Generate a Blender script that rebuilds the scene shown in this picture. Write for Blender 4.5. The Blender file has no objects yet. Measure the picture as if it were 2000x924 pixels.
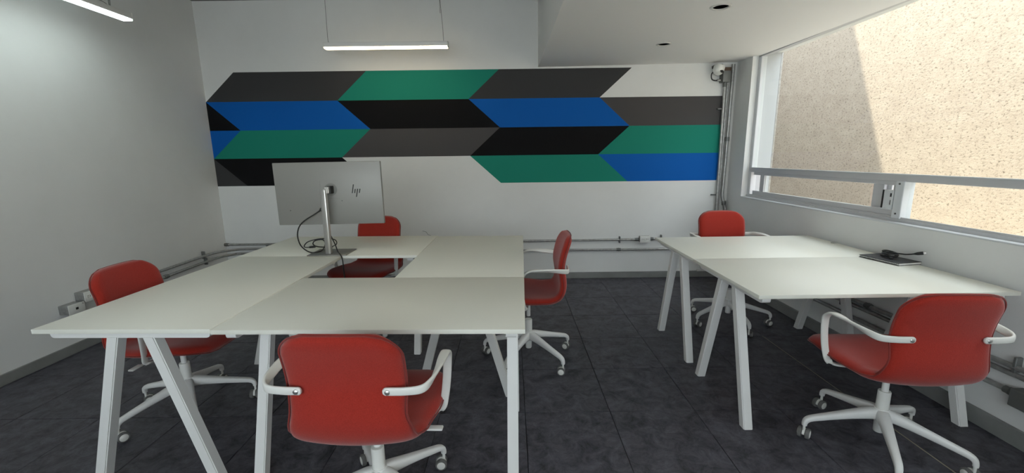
import bpy, bmesh, math, random
from mathutils import Vector, Matrix
random.seed(7)
PI = math.pi
SC = bpy.context.scene
COL = SC.collection

# ------------------------------------------------------------------ camera
cam_d = bpy.data.cameras.new('camera')
cam = bpy.data.objects.new('camera', cam_d)
COL.objects.link(cam)
cam_d.sensor_fit = 'HORIZONTAL'
cam_d.sensor_width = 36.0
cam_d.lens = 820.87 * 36.0 / 2000.0
cam_d.clip_start = 0.05
CAM_H, YAW, PITCH, ROLL = 1.3654, 0.0009, 0.1879, -0.0125
fw = Vector((math.sin(YAW) * math.cos(PITCH), math.cos(YAW) * math.cos(PITCH), -math.sin(PITCH)))
rt = Vector((math.cos(YAW), -math.sin(YAW), 0))
up = rt.cross(fw)
r2 = rt * math.cos(ROLL) + up * math.sin(ROLL)
u2 = -rt * math.sin(ROLL) + up * math.cos(ROLL)
M = Matrix((r2, u2, -fw)).transposed().to_4x4()
M.translation = Vector((0, 0, CAM_H))
cam.matrix_world = M
SC.camera = cam

# ------------------------------------------------------------------ light, sky, exposure
SC.view_settings.view_transform = 'Standard'
SC.view_settings.look = 'None'
SC.view_settings.gamma = 1.0
SC.view_settings.use_curve_mapping = False
SC.view_settings.exposure = 0.07

world = bpy.data.worlds.new('sky')
SC.world = world
world.use_nodes = True
wn = world.node_tree.nodes
wl = world.node_tree.links
sky = wn.new('ShaderNodeTexSky')
sky.sky_type = 'HOSEK_WILKIE'
sky.sun_direction = Vector((-0.5, 0.4045, 1)).normalized()
sky.turbidity = 6.0
sky.ground_albedo = 0.4
mixw = wn.new('ShaderNodeMix')
mixw.data_type = 'RGBA'
mixw.inputs['Factor'].default_value = 0.5
mixw.inputs[7].default_value = (0.95, 0.98, 1.0, 1)
wl.new(sky.outputs['Color'], mixw.inputs[6])
wl.new(mixw.outputs[2], wn['Background'].inputs['Color'])
wn['Background'].inputs['Strength'].default_value = 8.0

sun_d = bpy.data.lights.new('sun', 'SUN')
sun_d.energy = 10.2
sun_d.color = (1.0, 0.9, 0.72)
sun_d.angle = math.radians(0.7)
sun = bpy.data.objects.new('sun', sun_d)
COL.objects.link(sun)
sun.rotation_euler = Vector((0.5, -0.4045, -1)).to_track_quat('-Z', 'Y').to_euler()
sun.location = (0, 8, 9)

# added fill light behind the photographer, set at an invented glazed opening
fill_d = bpy.data.lights.new('rear_fill_light', 'AREA')
fill_d.shape = 'RECTANGLE'
fill_d.size, fill_d.size_y = 3.4, 1.7
fill_d.energy = 5.0
fill_d.color = (1.0, 1.0, 0.92)
fill_light = bpy.data.objects.new('rear_fill_light', fill_d)
COL.objects.link(fill_light)
fill_light.location = (-0.6, -1.58, 1.6)
fill_light.rotation_euler = (PI / 2, 0, 0)

# ------------------------------------------------------------------ materials
def mat(name, color, rough=0.5, metal=0.0, spec=0.5, noise=None, bump=None, sheen=0.0, emit=None, rand=0.0):
    m = bpy.data.materials.new(name)
    m.use_nodes = True
    nt = m.node_tree
    b = nt.nodes['Principled BSDF']
    b.inputs['Base Color'].default_value = (*color, 1)
    b.inputs['Roughness'].default_value = rough
    b.inputs['Metallic'].default_value = metal
    b.inputs['Specular IOR Level'].default_value = spec
    if sheen:
        b.inputs['Sheen Weight'].default_value = sheen
        b.inputs['Sheen Roughness'].default_value = 0.5
    if emit:
        b.inputs['Emission Color'].default_value = (*emit[0], 1)
        b.inputs['Emission Strength'].default_value = emit[1]
    tc = nt.nodes.new('ShaderNodeTexCoord')
    if noise:
        scale, c1, c2, lo, hi = noise
        n = nt.nodes.new('ShaderNodeTexNoise')
        n.inputs['Scale'].default_value = scale
        n.inputs['Detail'].default_value = 6
        n.inputs['Roughness'].default_value = 0.62
        r = nt.nodes.new('ShaderNodeValToRGB')
        r.color_ramp.elements[0].position = lo
        r.color_ramp.elements[1].position = hi
        r.color_ramp.elements[0].color = (*c1, 1)
        r.color_ramp.elements[1].color = (*c2, 1)
        nt.links.new(tc.outputs['Object'], n.inputs['Vector'])
        nt.links.new(n.outputs['Fac'], r.inputs['Fac'])
        nt.links.new(r.outputs['Color'], b.inputs['Base Color'])
    if bump:
        scale, strength, dist = bump
        n2 = nt.nodes.new('ShaderNodeTexNoise')
        n2.inputs['Scale'].default_value = scale
        n2.inputs['Detail'].default_value = 4
        bp = nt.nodes.new('ShaderNodeBump')
        bp.inputs['Strength'].default_value = strength
        bp.inputs['Distance'].default_value = dist
        nt.links.new(tc.outputs['Object'], n2.inputs['Vector'])
        nt.links.new(n2.outputs['Fac'], bp.inputs['Height'])
        nt.links.new(bp.outputs['Normal'], b.inputs['Normal'])
    return m

PAINT = mat('wall_paint', (0.74, 0.745, 0.73), 0.75, spec=0.25, noise=(1.3, (0.71, 0.715, 0.70), (0.77, 0.775, 0.76), 0.3, 0.7), bump=(60, 0.08, 0.004))
CEIL = mat('ceiling_paint', (0.86, 0.85, 0.83), 0.8, spec=0.2, bump=(40, 0.05, 0.003))
BASEB = mat('grey_baseboard', (0.22, 0.225, 0.22), 0.5, noise=(5, (0.19, 0.195, 0.19), (0.25, 0.255, 0.25), 0.3, 0.7))
LAM = mat('white_laminate', (0.77, 0.768, 0.69), 0.42, spec=0.45, bump=(300, 0.03, 0.001))
WMET = mat('white_powder_coat', (0.76, 0.76, 0.74), 0.42, spec=0.45)
WPLAS = mat('white_plastic', (0.74, 0.74, 0.70), 0.4)
GREYP = mat('grey_rubber', (0.13, 0.13, 0.125), 0.6)
PIPING = mat('red_piping', (0.20, 0.015, 0.010), 0.85, sheen=0.2)
STEEL = mat('bright_steel', (0.6, 0.6, 0.58), 0.3, metal=0.9)
GALV = mat('galvanised_conduit', (0.36, 0.36, 0.35), 0.42, metal=0.65, noise=(30, (0.30, 0.30, 0.29), (0.43, 0.43, 0.42), 0.35, 0.65))
DGALV = mat('dark_conduit_box', (0.17, 0.175, 0.17), 0.5, metal=0.4)
BLACK = mat('black_plastic', (0.012, 0.012, 0.012), 0.45)
CABLE = mat('black_cable', (0.01, 0.01, 0.01), 0.5)
SILV = mat('silver_monitor_back', (0.27, 0.265, 0.25), 0.45, metal=0.25, bump=(500, 0.04, 0.001))
SILVL = mat('silver_line', (0.2, 0.2, 0.19), 0.5)
POLE = mat('brushed_aluminium', (0.62, 0.61, 0.58), 0.33, metal=0.75)
BASEP = mat('monitor_base_metal', (0.26, 0.255, 0.235), 0.4, metal=0.6)
ALU = mat('window_aluminium', (0.55, 0.55, 0.56), 0.45)
ALUW = mat('white_window_trim', (0.62, 0.64, 0.66), 0.45)
JAMB = mat('outside_jamb_paint', (0.46, 0.475, 0.49), 0.7)
WOOD = mat('brown_wood', (0.10, 0.055, 0.03), 0.6)
NOTE = mat('black_notebook_cover', (0.02, 0.02, 0.024), 0.55, bump=(400, 0.1, 0.001))
PAPER = mat('paper', (0.75, 0.75, 0.72), 0.8)
GREYD = mat('mural_dark_grey', (0.048, 0.048, 0.050), 0.65, spec=0.12)
GREYM = mat('mural_warm_grey', (0.072, 0.069, 0.070), 0.65, spec=0.12)
GREEN = mat('mural_green', (0.013, 0.22, 0.158), 0.65, spec=0.12)
BLUE = mat('mural_blue', (0.003, 0.105, 0.42), 0.65, spec=0.12)
BLK = mat('mural_black', (0.007, 0.007, 0.008), 0.7, spec=0.1)
MARK = mat('pencil_mark', (0.08, 0.08, 0.08), 0.8)
FILLER = mat('pale_joint_filler', (0.30, 0.27, 0.20), 0.8)
GROUT = mat('floor_adhesive', (0.008, 0.008, 0.009), 0.8)
CEILD = mat('bare_grey_ceiling', (0.22, 0.22, 0.21), 0.85, spec=0.2, noise=(3, (0.19, 0.19, 0.18), (0.25, 0.25, 0.24), 0.3, 0.7))
LEDC = mat('cool_led_diffuser', (0.9, 0.95, 0.95), 0.5, emit=((0.86, 1.0, 0.98), 15.0))
LEDFILL = mat('fill_led_diffuser', (0.95, 0.95, 0.9), 0.5, emit=((1.0, 0.97, 0.86), 16.0))  # glow of the added lamp above the left desks
LEDW = mat('warm_led_diffuser', (0.95, 0.9, 0.8), 0.5, emit=((1.0, 0.80, 0.50), 10.0))
CORD = mat('dark_cord', (0.06, 0.06, 0.055), 0.6)
GROUND = mat('light_well_floor', (0.6, 0.57, 0.52), 0.9)
TRIMW = mat('downlight_trim', (0.66, 0.65, 0.62), 0.4)
ROOFM = mat('outside_render', (0.6, 0.58, 0.54), 0.9)

def fabric():
    m = mat('red_wool_fabric', (0.40, 0.04, 0.03), 0.92, spec=0.08, sheen=0.28)
    nt = m.node_tree
    b = nt.nodes['Principled BSDF']
    tc = nt.nodes['Texture Coordinate']
    n = nt.nodes.new('ShaderNodeTexNoise')
    n.inputs['Scale'].default_value = 420
    n.inputs['Detail'].default_value = 3
    r = nt.nodes.new('ShaderNodeValToRGB')
    r.color_ramp.elements[0].position = 0.35
    r.color_ramp.elements[1].position = 0.68
    r.color_ramp.elements[0].color = (0.29, 0.022, 0.014, 1)
    r.color_ramp.elements[1].color = (0.38, 0.033, 0.021, 1)
    bp = nt.nodes.new('ShaderNodeBump')
    bp.inputs['Strength'].default_value = 0.35
    bp.inputs['Distance'].default_value = 0.002
    nt.links.new(tc.outputs['Object'], n.inputs['Vector'])
    nt.links.new(n.outputs['Fac'], r.inputs['Fac'])
    nt.links.new(r.outputs['Color'], b.inputs['Base Color'])
    nt.links.new(n.outputs['Fac'], bp.inputs['Height'])
    nt.links.new(bp.outputs['Normal'], b.inputs['Normal'])
    return m
FAB = fabric()

def tile_mat():
    m = mat('slate_vinyl', (0.03, 0.03, 0.034), 0.42, spec=0.25)
    nt = m.node_tree
    b = nt.nodes['Principled BSDF']
    geo = nt.nodes.new('ShaderNodeNewGeometry')
    oi = nt.nodes.new('ShaderNodeObjectInfo')
    add = nt.nodes.new('ShaderNodeVectorMath'); add.operation = 'ADD'
    sc = nt.nodes.new('ShaderNodeVectorMath'); sc.operation = 'SCALE'
    comb = nt.nodes.new('ShaderNodeCombineXYZ')
    nt.links.new(oi.outputs['Random'], comb.inputs['X'])
    nt.links.new(oi.outputs['Random'], comb.inputs['Z'])
    nt.links.new(comb.outputs[0], sc.inputs[0])
    sc.inputs['Scale'].default_value = 37.0
    nt.links.new(geo.outputs['Position'], add.inputs[0])
    nt.links.new(sc.outputs[0], add.inputs[1])
    n = nt.nodes.new('ShaderNodeTexNoise')
    n.inputs['Scale'].default_value = 11.0
    n.inputs['Detail'].default_value = 10
    n.inputs['Roughness'].default_value = 0.8
    n.inputs['Distortion'].default_value = 0.5
    nt.links.new(add.outputs[0], n.inputs['Vector'])
    r = nt.nodes.new('ShaderNodeValToRGB')
    r.color_ramp.elements[0].position = 0.34
    r.color_ramp.elements[1].position = 0.72
    r.color_ramp.elements[0].color = (0.017, 0.017, 0.021, 1)
    r.color_ramp.elements[1].color = (0.145, 0.141, 0.168, 1)
    nt.links.new(n.outputs['Fac'], r.inputs['Fac'])
    nt.links.new(r.outputs['Color'], b.inputs['Base Color'])
    rr = nt.nodes.new('ShaderNodeMapRange')
    rr.inputs['To Min'].default_value = 0.36
    rr.inputs['To Max'].default_value = 0.55
    nt.links.new(n.outputs['Fac'], rr.inputs['Value'])
    nt.links.new(rr.outputs[0], b.inputs['Roughness'])
    bp = nt.nodes.new('ShaderNodeBump')
    bp.inputs['Strength'].default_value = 0.12
    bp.inputs['Distance'].default_value = 0.003
    nt.links.new(n.outputs['Fac'], bp.inputs['Height'])
    nt.links.new(bp.outputs['Normal'], b.inputs['Normal'])
    return m
TILE = tile_mat()

def stucco_mat():
    m = mat('rough_stucco', (0.62, 0.53, 0.42), 0.95, spec=0.1)
    nt = m.node_tree
    b = nt.nodes['Principled BSDF']
    tc = nt.nodes['Texture Coordinate']
    mp = nt.nodes.new('ShaderNodeMapping')
    mp.inputs['Scale'].default_value = (1, 0.8, 1.25)
    nt.links.new(tc.outputs['Object'], mp.inputs['Vector'])
    pit = nt.nodes.new('ShaderNodeTexNoise')
    pit.inputs['Scale'].default_value = 36
    pit.inputs['Detail'].default_value = 5
    pit.inputs['Roughness'].default_value = 0.75
    pit.inputs['Distortion'].default_value = 0.15
    nt.links.new(mp.outputs[0], pit.inputs['Vector'])
    big = nt.nodes.new('ShaderNodeTexNoise')
    big.inputs['Scale'].default_value = 5.0
    big.inputs['Detail'].default_value = 9
    big.inputs['Roughness'].default_value = 0.85
    nt.links.new(mp.outputs[0], big.inputs['Vector'])
    r1 = nt.nodes.new('ShaderNodeValToRGB')      # darker colour in the pits
    r1.color_ramp.elements[0].position = 0.34
    r1.color_ramp.elements[1].position = 0.46
    r1.color_ramp.elements[0].color = (0.115, 0.095, 0.078, 1)
    r1.color_ramp.elements[1].color = (0.345, 0.302, 0.257, 1)
    nt.links.new(pit.outputs['Fac'], r1.inputs['Fac'])
    r2_ = nt.nodes.new('ShaderNodeValToRGB')
    r2_.color_ramp.elements[0].position = 0.3
    r2_.color_ramp.elements[1].position = 0.7
    r2_.color_ramp.elements[0].color = (0.84, 0.81, 0.79, 1)
    r2_.color_ramp.elements[1].color = (1.14, 1.14, 1.12, 1)
    nt.links.new(big.outputs['Fac'], r2_.inputs['Fac'])
    mul = nt.nodes.new('ShaderNodeMix'); mul.data_type = 'RGBA'; mul.blend_type = 'MULTIPLY'
    mul.inputs['Factor'].default_value = 1.0
    nt.links.new(r1.outputs['Color'], mul.inputs[6])
    nt.links.new(r2_.outputs['Color'], mul.inputs[7])
    nt.links.new(mul.outputs[2], b.inputs['Base Color'])
    bp = nt.nodes.new('ShaderNodeBump')
    bp.inputs['Strength'].default_value = 0.6
    bp.inputs['Distance'].default_value = 0.02
    nt.links.new(pit.outputs['Fac'], bp.inputs['Height'])
    nt.links.new(bp.outputs['Normal'], b.inputs['Normal'])
    return m
STUCCO = stucco_mat()

def glass_mat():
    m = bpy.data.materials.new('clear_glass')
    m.use_nodes = True
    nt = m.node_tree
    nt.nodes.clear()
    out = nt.nodes.new('ShaderNodeOutputMaterial')
    tr = nt.nodes.new('ShaderNodeBsdfTransparent')
    tr.inputs['Color'].default_value = (0.96, 0.98, 0.97, 1)
    gl = nt.nodes.new('ShaderNodeBsdfGlossy')
    gl.inputs['Roughness'].default_value = 0.02
    mx = nt.nodes.new('ShaderNodeMixShader')
    mx.inputs[0].default_value = 0.02
    nt.links.new(tr.outputs[0], mx.inputs[1])
    nt.links.new(gl.outputs[0], mx.inputs[2])
    nt.links.new(mx.outputs[0], out.inputs['Surface'])
    return m
GLASS = glass_mat()

# ------------------------------------------------------------------ builders
def tag(o, label=None, cat=None, group=None, kind=None):
    if label: o['label'] = label
    if cat: o['category'] = cat
    if group: o['group'] = group
    if kind: o['kind'] = kind
    return o

def thing(name, label, cat, loc=(0, 0, 0), rz=0.0, group=None):
    o = bpy.data.objects.new(name, None)
    o.empty_display_size = 0.05
    COL.objects.link(o)
    o.location = loc
    o.rotation_euler = (0, 0, rz)
    return tag(o, label, cat, group)

class MB:
    def __init__(s):
        s.bm = bmesh.new()
    def box(s, c, size, bevel=0.0, seg=2, mx=None):
        r = bmesh.ops.create_cube(s.bm, size=1.0)
        vs = r['verts']
        bmesh.ops.scale(s.bm, verts=vs, vec=size)
        if bevel:
            es = list({e for v in vs for e in v.link_edges})
            b = bmesh.ops.bevel(s.bm, geom=es, offset=bevel, segments=seg, affect='EDGES', profile=0.5)
            vs = list({v for v in b['verts']} | {v for v in vs if v.is_valid})
        if mx is not None:
            bmesh.ops.transform(s.bm, matrix=mx, verts=vs)
        bmesh.ops.translate(s.bm, verts=vs, vec=c)
        return s
    def bx(s, x0, x1, y0, y1, z0, z1, bevel=0.0, seg=2):
        return s.box(((x0 + x1) / 2, (y0 + y1) / 2, (z0 + z1) / 2), (x1 - x0, y1 - y0, z1 - z0), bevel, seg)
    def rings(s, rings, closed=False, cap=True):
        vr = [[s.bm.verts.new(p) for p in ring] for ring in rings]
        n = len(vr[0])
        m = len(vr)
        for i in range(m if closed else m - 1):
            a, b = vr[i], vr[(i + 1) % m]
            for j in range(n):
                s.bm.faces.new((a[j], a[(j + 1) % n], b[(j + 1) % n], b[j]))
        if cap and not closed:
            s.bm.faces.new(list(reversed(vr[0])))
            s.bm.faces.new(vr[-1])
        return s
    def tube(s, pts, r, n=10, closed=False):
        pts = [Vector(p) for p in pts]
        m = len(pts)
        rad = r if isinstance(r, (list, tuple)) else [r] * m
        out = []
        nrm = None
        for i, p in enumerate(pts):
            if closed:
                t = (pts[(i + 1) % m] - pts[i - 1]).normalized()
            else:
                t = (pts[min(i + 1, m - 1)] - pts[max(i - 1, 0)]).normalized()
            if nrm is None:
                a = Vector((0, 0, 1)) if abs(t.z) < 0.9 else Vector((1, 0, 0))
                nrm = (a - t * a.dot(t)).normalized()
            else:
                nrm = (nrm - t * nrm.dot(t)).normalized()
            bn = t.cross(nrm)
            out.append([p + (nrm * math.cos(2 * PI * k / n) + bn * math.sin(2 * PI * k / n)) * rad[i] for k in range(n)])
        return s.rings(out, closed)
    def sweep(s, pts, wd, sizes, n=12, pw=3.0):
        """superellipse band: pts, width directions, (width, thickness) per point"""
        pts = [Vector(p) for p in pts]
        m = len(pts)
        out = []
        for i, p in enumerate(pts):
            t = (pts[min(i + 1, m - 1)] - pts[max(i - 1, 0)]).normalized()
            w = Vector(wd[i])
            w = (w - t * w.dot(t)).normalized()
            b = t.cross(w)
            ring = []
            for k in range(n):
                a = 2 * PI * (k + 0.5) / n
                ca, sa = math.cos(a), math.sin(a)
                x = math.copysign(abs(ca) ** (2 / pw), ca) * sizes[i][0] / 2
                y = math.copysign(abs(sa) ** (2 / pw), sa) * sizes[i][1] / 2
                ring.append(p + w * x + b * y)
            out.append(ring)
        return s.rings(out)
    def lathe(s, prof, n=24, mx=None):
        rings = []
        for (r, z) in prof:
            ring = [Vector((r * math.cos(2 * PI * k / n), r * math.sin(2 * PI * k / n), z)) for k in range(n)]
            if mx is not None:
                ring = [mx @ v for v in ring]
            rings.append(ring)
        return s.rings(rings)
    def prism(s, poly, d, mx=None):
        """poly in xy, extruded from 0 to d along z, placed by mx"""
        mx = mx or Matrix.Identity(4)
        a = [s.bm.verts.new(mx @ Vector((x, y, 0))) for x, y in poly]
        b = [s.bm.verts.new(mx @ Vector((x, y, d))) for x, y in poly]
        n = len(poly)
        s.bm.faces.new(list(reversed(a)))
        s.bm.faces.new(b)
        for i in range(n):
            s.bm.faces.new((a[i], a[(i + 1) % n], b[(i + 1) % n], b[i]))
        return s
    def mesh(s, name, m, smooth=True, angle=38):
        bmesh.ops.recalc_face_normals(s.bm, faces=s.bm.faces[:])
        me = bpy.data.meshes.new(name)
        s.bm.to_mesh(me)
        s.bm.free()
        me.materials.append(m)
        if smooth:
            for p in me.polygons:
                p.use_smooth = True
            me.set_sharp_from_angle(angle=math.radians(angle))
        return me
    def build(s, name, m, parent=None, smooth=True, angle=38):
        return link(name, s.mesh(name, m, smooth, angle), parent)

def link(name, me, parent=None):
    o = bpy.data.objects.new(name, me)
    COL.objects.link(o)
    if parent is not None:
        o.parent = parent
    return o

def spline(pts, k=8, closed=False):
    """Catmull-Rom through points (any dimension tuple)"""
    P = [Vector(p) for p in pts]
    n = len(P)
    out = []
    rng = n if closed else n - 1
    for i in range(rng):
        if closed:
            a, b, c, d = P[(i - 1) % n], P[i], P[(i + 1) % n], P[(i + 2) % n]
        else:
            a, b, c, d = P[max(i - 1, 0)], P[i], P[i + 1], P[min(i + 2, n - 1)]
        for j in range(k):
            t = j / k
            out.append(0.5 * ((2 * b) + (c - a) * t + (2 * a - 5 * b + 4 * c - d) * t * t + (3 * b - a - 3 * c + d) * t ** 3))
    if not closed:
        out.append(P[-1].copy())
    return out

def children(o):
    return [c for c in bpy.data.objects if c.parent == o]

def copy_tree(o, parent=None):
    c = o.copy()
    COL.objects.link(c)
    if parent is not None:
        c.parent = parent
    for ch in KIDS.get(o.name, []):
        copy_tree(ch, c)
    return c
KIDS = {}
def register(o):
    for c in children(o):
        KIDS.setdefault(o.name, []).append(c)
        register(c)

# ------------------------------------------------------------------ room shell
XL, XR, YB, YR = -3.185, 2.36, 4.60, -1.65
ZC = 2.94
def struct(name, mb, m, label, smooth=False, parent=None):
    o = mb.build(name, m, parent, smooth)
    if parent is None:
        tag(o, label, None, None, 'structure')
    return o

wall_back = struct('wall_back', MB().bx(XL - 0.2, XR + 0.28, YB, YB + 0.2, -0.1, ZC + 0.06), PAINT, 'white back wall carrying the geometric mural')
wall_left = struct('wall_left', MB().bx(XL - 0.2, XL, YR - 0.2, YB, -0.1, ZC + 0.06), PAINT, 'plain white left wall')
# unseen rear wall; its glazed opening is invented to go with the fill light
mb = MB()
mb.bx(XL, -2.4, YR - 0.2, YR, -0.1, ZC + 0.06).bx(1.2, XR + 0.28, YR - 0.2, YR, -0.1, ZC + 0.06)
mb.bx(-2.4, 1.2, YR - 0.2, YR, -0.1, 0.7).bx(-2.4, 1.2, YR - 0.2, YR, 2.5, ZC + 0.06)
struct('wall_rear', mb, PAINT, 'white wall behind the photographer with an added glazed opening')
# right wall with the long window opening
WY0, WY1, WZ0, WZ1 = 0.2, 4.315, 0.93, 2.27
XO = 2.64
mb = MB()
mb.bx(XR, XO, YR, YB, -0.1, WZ0).bx(XR, XO, WY1, YB, WZ0, ZC + 0.06).bx(XR, XO, YR, WY0, WZ0, ZC + 0.06)
mb.bx(2.40, XO, WY0, WY1, WZ1 + 0.05, ZC + 0.06)
wall_right = struct('wall_right', mb, PAINT, 'white right wall below and beside the long window')
struct('ceiling', MB().bx(XL, XO, YR, YB, ZC, ZC + 0.06), CEILD, 'dim grey main ceiling above the left of the room')

# lowered soffit slab with two downlight holes
def soffit():
    xs0, xs1 = 0.295, 2.415
    def zz(x, y): return 2.268 + 0.012 * x - 0.016 * (YB - y)
    bm = bmesh.new()
    lo = [bm.verts.new((x + dx, y, zz(x, y))) for x, y, dx in ((xs0, YB, 0), (xs1, YB, 0), (xs1, YR, 0.0), (xs0, YR, 0.06))]
    hi = [bm.verts.new((v.co.x, v.co.y, ZC)) for v in lo]
    bm.faces.new(lo); bm.faces.new(list(reversed(hi)))
    for i in range(4):
        bm.faces.new((lo[i], lo[(i + 1) % 4], hi[(i + 1) % 4], hi[i]))
    bmesh.ops.recalc_face_normals(bm, faces=bm.faces[:])
    me = bpy.data.meshes.new('ceiling_soffit'); bm.to_mesh(me); bm.free()
    me.materials.append(CEIL)
    o = link('ceiling_soffit', me)
    spots = ((1.286, 3.73), (1.302, 2.796), (1.315, 1.86), (1.33, 0.92))
    cut = MB()
    for x, y in spots:
        cut.lathe([(0.047, 2.0), (0.047, zz(x, y) + 0.11)], 28, Matrix.Translation((x, y, 0)))
    cm = cut.mesh('cutter', CEIL, False)
    co = link('cutter', cm)
    md = o.modifiers.new('holes', 'BOOLEAN'); md.operation = 'DIFFERENCE'; md.object = co; md.solver = 'EXACT'
    dg = bpy.context.evaluated_depsgraph_get()
    nm = bpy.data.meshes.new_from_object(o.evaluated_get(dg))
    o.modifiers.clear(); o.data = nm
    nm.name = 'ceiling_soffit'
    bpy.data.objects.remove(co); bpy.data.meshes.remove(cm)
    tag(o, 'lowered white ceiling soffit above the window side', None, None, 'structure')
    return spots, zz
SPOTS, soffit_z = soffit()

# baseboards
struct('baseboard_back', MB().bx(XL + 0.012, XR - 0.02, YB - 0.012, YB, 0.0, 0.072, 0.003, 1), BASEB, 'grey baseboard along the mural wall')
struct('baseboard_left', MB().bx(XL, XL + 0.012, YR, YB, 0.0, 0.072, 0.003, 1), BASEB, 'grey baseboard along the left wall')
struct('baseboard_right', MB().bx(XR - 0.02, XR, YR, YB, 0.0, 0.085, 0.003, 1), BASEB, 'grey baseboard below the window wall')

# floor: slab and single tiles
floor = struct('floor', MB().bx(XL - 0.1, XR + 0.05, YR - 0.1, YB + 0.1, -0.12, -0.006), GROUT, 'dark slate tiled office floor')
PX, PY = 0.4605, 0.4675
tm = {}
def tile_mesh(w, h):
    key = (round(w, 4), round(h, 4))
    if key not in tm:
        mb = MB()
        mb.box((0, 0, -0.003), (w - 0.0032, h - 0.0032, 0.006))
        top = [e for e in mb.bm.edges if all(v.co.z > -0.001 for v in e.verts)]
        bmesh.ops.bevel(mb.bm, geom=top, offset=0.0012, segments=1, affect='EDGES')
        tm[key] = mb.mesh('tile', TILE, False)
    return tm[key]
def axis_cells(lo, hi, o, p):
    k0 = math.floor((lo - o) / p)
    out = []
    k = k0
    while o + k * p < hi - 1e-6:
        a, b = max(lo, o + k * p), min(hi, o + (k + 1) * p)
        if b - a > 0.01: out.append((a, b))
        k += 1
    return out
for (ya, yb) in axis_cells(YR, YB, 2.062, PY):
    for (xa, xb) in axis_cells(XL, XR, 0.061, PX):
        t = link('tile', tile_mesh(xb - xa, yb - ya), floor)
        t.location = ((xa + xb) / 2, (ya + yb) / 2, -random.random() * 0.0008)
        t.rotation_euler = (random.uniform(-1, 1) * 0.0012, random.uniform(-1, 1) * 0.0012, random.uniform(-1, 1) * 0.0012)
MB().bx(1.9000, 1.9055, 1.25, 1.92, -0.004, 0.0012).build('joint_filler', FILLER, floor, False)['label'] = 'pale filler line in a floor joint'
MB().bx(1.8995, 1.9025, 2.2, 3.0, -0.004, 0.0006).build('joint_filler', FILLER, floor, False)

# ------------------------------------------------------------------ mural (painted patches on the back wall)
MX, MP, MD, MZ, MR = -3.185, 1.3755, 0.325, 2.2566, 0.2926
XE = 2.235
def patch(pts, m, label):
    mx = Matrix(((1, 0, 0, 0), (0, 0, -1, YB), (0, 1, 0, 0), (0, 0, 0, 1)))
    o = MB().prism(pts, 0.0012, mx).build('mural_patch', m, wall_back, False)
    o['label'] = label
def row(j, slant, items):
    zt, zb = MZ - j * MR, MZ - (j + 1) * MR
    for k0, k1, m, label in items:
        def edge(k):
            if k == 'L': return XL + 0.0005, XL + 0.0005
            if k == 'R': return XE, XE
            b = MX + k * MP
            return (b + MD, b) if slant == '/' else (b, b + MD)      # top x, bottom x
        t0, b0 = edge(k0); t1, b1 = edge(k1)
        pts = [(b0, zb), (b1, zb), (t1, zt), (t0, zt)]
        pts = [p for i, p in enumerate(pts) if (Vector(p) - Vector(pts[i - 1])).length > 0.01]
        patch(pts, m, label)
row(0, '/', [(0, 1, GREYD, 'dark grey parallelogram at top left'), (1, 2, GREEN, 'green parallelogram in the top row'), (2, 3, GREYD, 'dark grey parallelogram at top right')])
row(1, '\\', [('L', 0, BLK, 'small black triangle at the left wall'), (0, 1, BLUE, 'blue parallelogram at left of the second row'), (1, 2, BLK, 'black parallelogram in the second row'), (2, 3, BLUE, 'blue parallelogram right of the black one in the second row'), (3, 'R', GREYM, 'warm grey band at the right end of the second row')])
row(2, '/', [('L', 0, BLUE, 'small blue triangle at the left wall'), (0, 1, GREEN, 'green parallelogram at left of the third row'), (1, 2, GREYM, 'warm grey parallelogram in the third row'), (2, 3, BLK, 'black parallelogram in the third row'), (3, 'R', GREEN, 'green band at the right end of the third row')])
row(3, '\\', [('L', 0, GREYD, 'small grey triangle at the left wall'), (0, 1, BLK, 'black parallelogram behind the monitor'), (2, 3, GREEN, 'green parallelogram in the bottom row'), (3, 'R', BLUE, 'blue band at the right end of the bottom row')])
mk = MB().tube(spline([(-0.99, YB - 0.0006, 0.565), (-0.95, YB - 0.0006, 0.555), (-0.93, YB - 0.0006, 0.525), (-0.905, YB - 0.0006, 0.515), (-0.885, YB - 0.0006, 0.49)], 4), 0.0018, 5)
mk.build('wall_scratch', MARK, wall_back)['label'] = 'thin dark scratch on the white paint'

# ------------------------------------------------------------------ window
def win_piece(name, x0, x1, y0, y1, z0, z1, m, parent, bev=0.003):
    return MB().bx(x0, x1, y0, y1, z0, z1, bev, 1).build(name, m, parent, True, 30)
win = bpy.data.objects.new('window_1', None); COL.objects.link(win)
win.location = (2.44, 2.3, 0.93)
tag(win, 'long aluminium window onto the sunlit stucco wall', None, None, 'structure')
def wp(name, x0, x1, y0, y1, z0, z1, m, bev=0.003, parent=win):
    o = win_piece(name, x0, x1, y0, y1, z0, z1, m, None, bev)
    me = o.data
    me.transform(Matrix.Translation(-Vector(win.location)))
    o.parent = parent
    return o
wp('side_jamb', 2.42, 2.475, WY1 - 0.045, WY1 + 0.004, 0.945, 2.285, ALUW)
wp('side_jamb', 2.415, 2.475, WY0, WY0 + 0.045, 0.945, 2.285, ALUW)
wp('head_rail', 2.417, 2.475, WY0, WY1, 2.279, 2.32, ALU)
wp('transom', 2.418, 2.475, WY0, WY1 - 0.02, 1.183, 1.226, ALU)
wp('transom_cap', 2.412, 2.43, WY0, WY1 - 0.02, 1.224, 1.231, ALUW, 0.001)
wp('sill_rail', 2.41, 2.48, WY0, WY1, 0.93, 0.957, ALU)
wp('track', 2.414, 2.420, WY0, WY1 - 0.05, 0.957, 0.966, ALU, 0.001)
wp('sill_board', 2.355, 2.42, WY0, WY1, 0.928, 0.936, ALUW, 0.002)
wp('mullion', 2.405, 2.475, 2.575, 2.635, 0.955, 1.186, ALUW)
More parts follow.
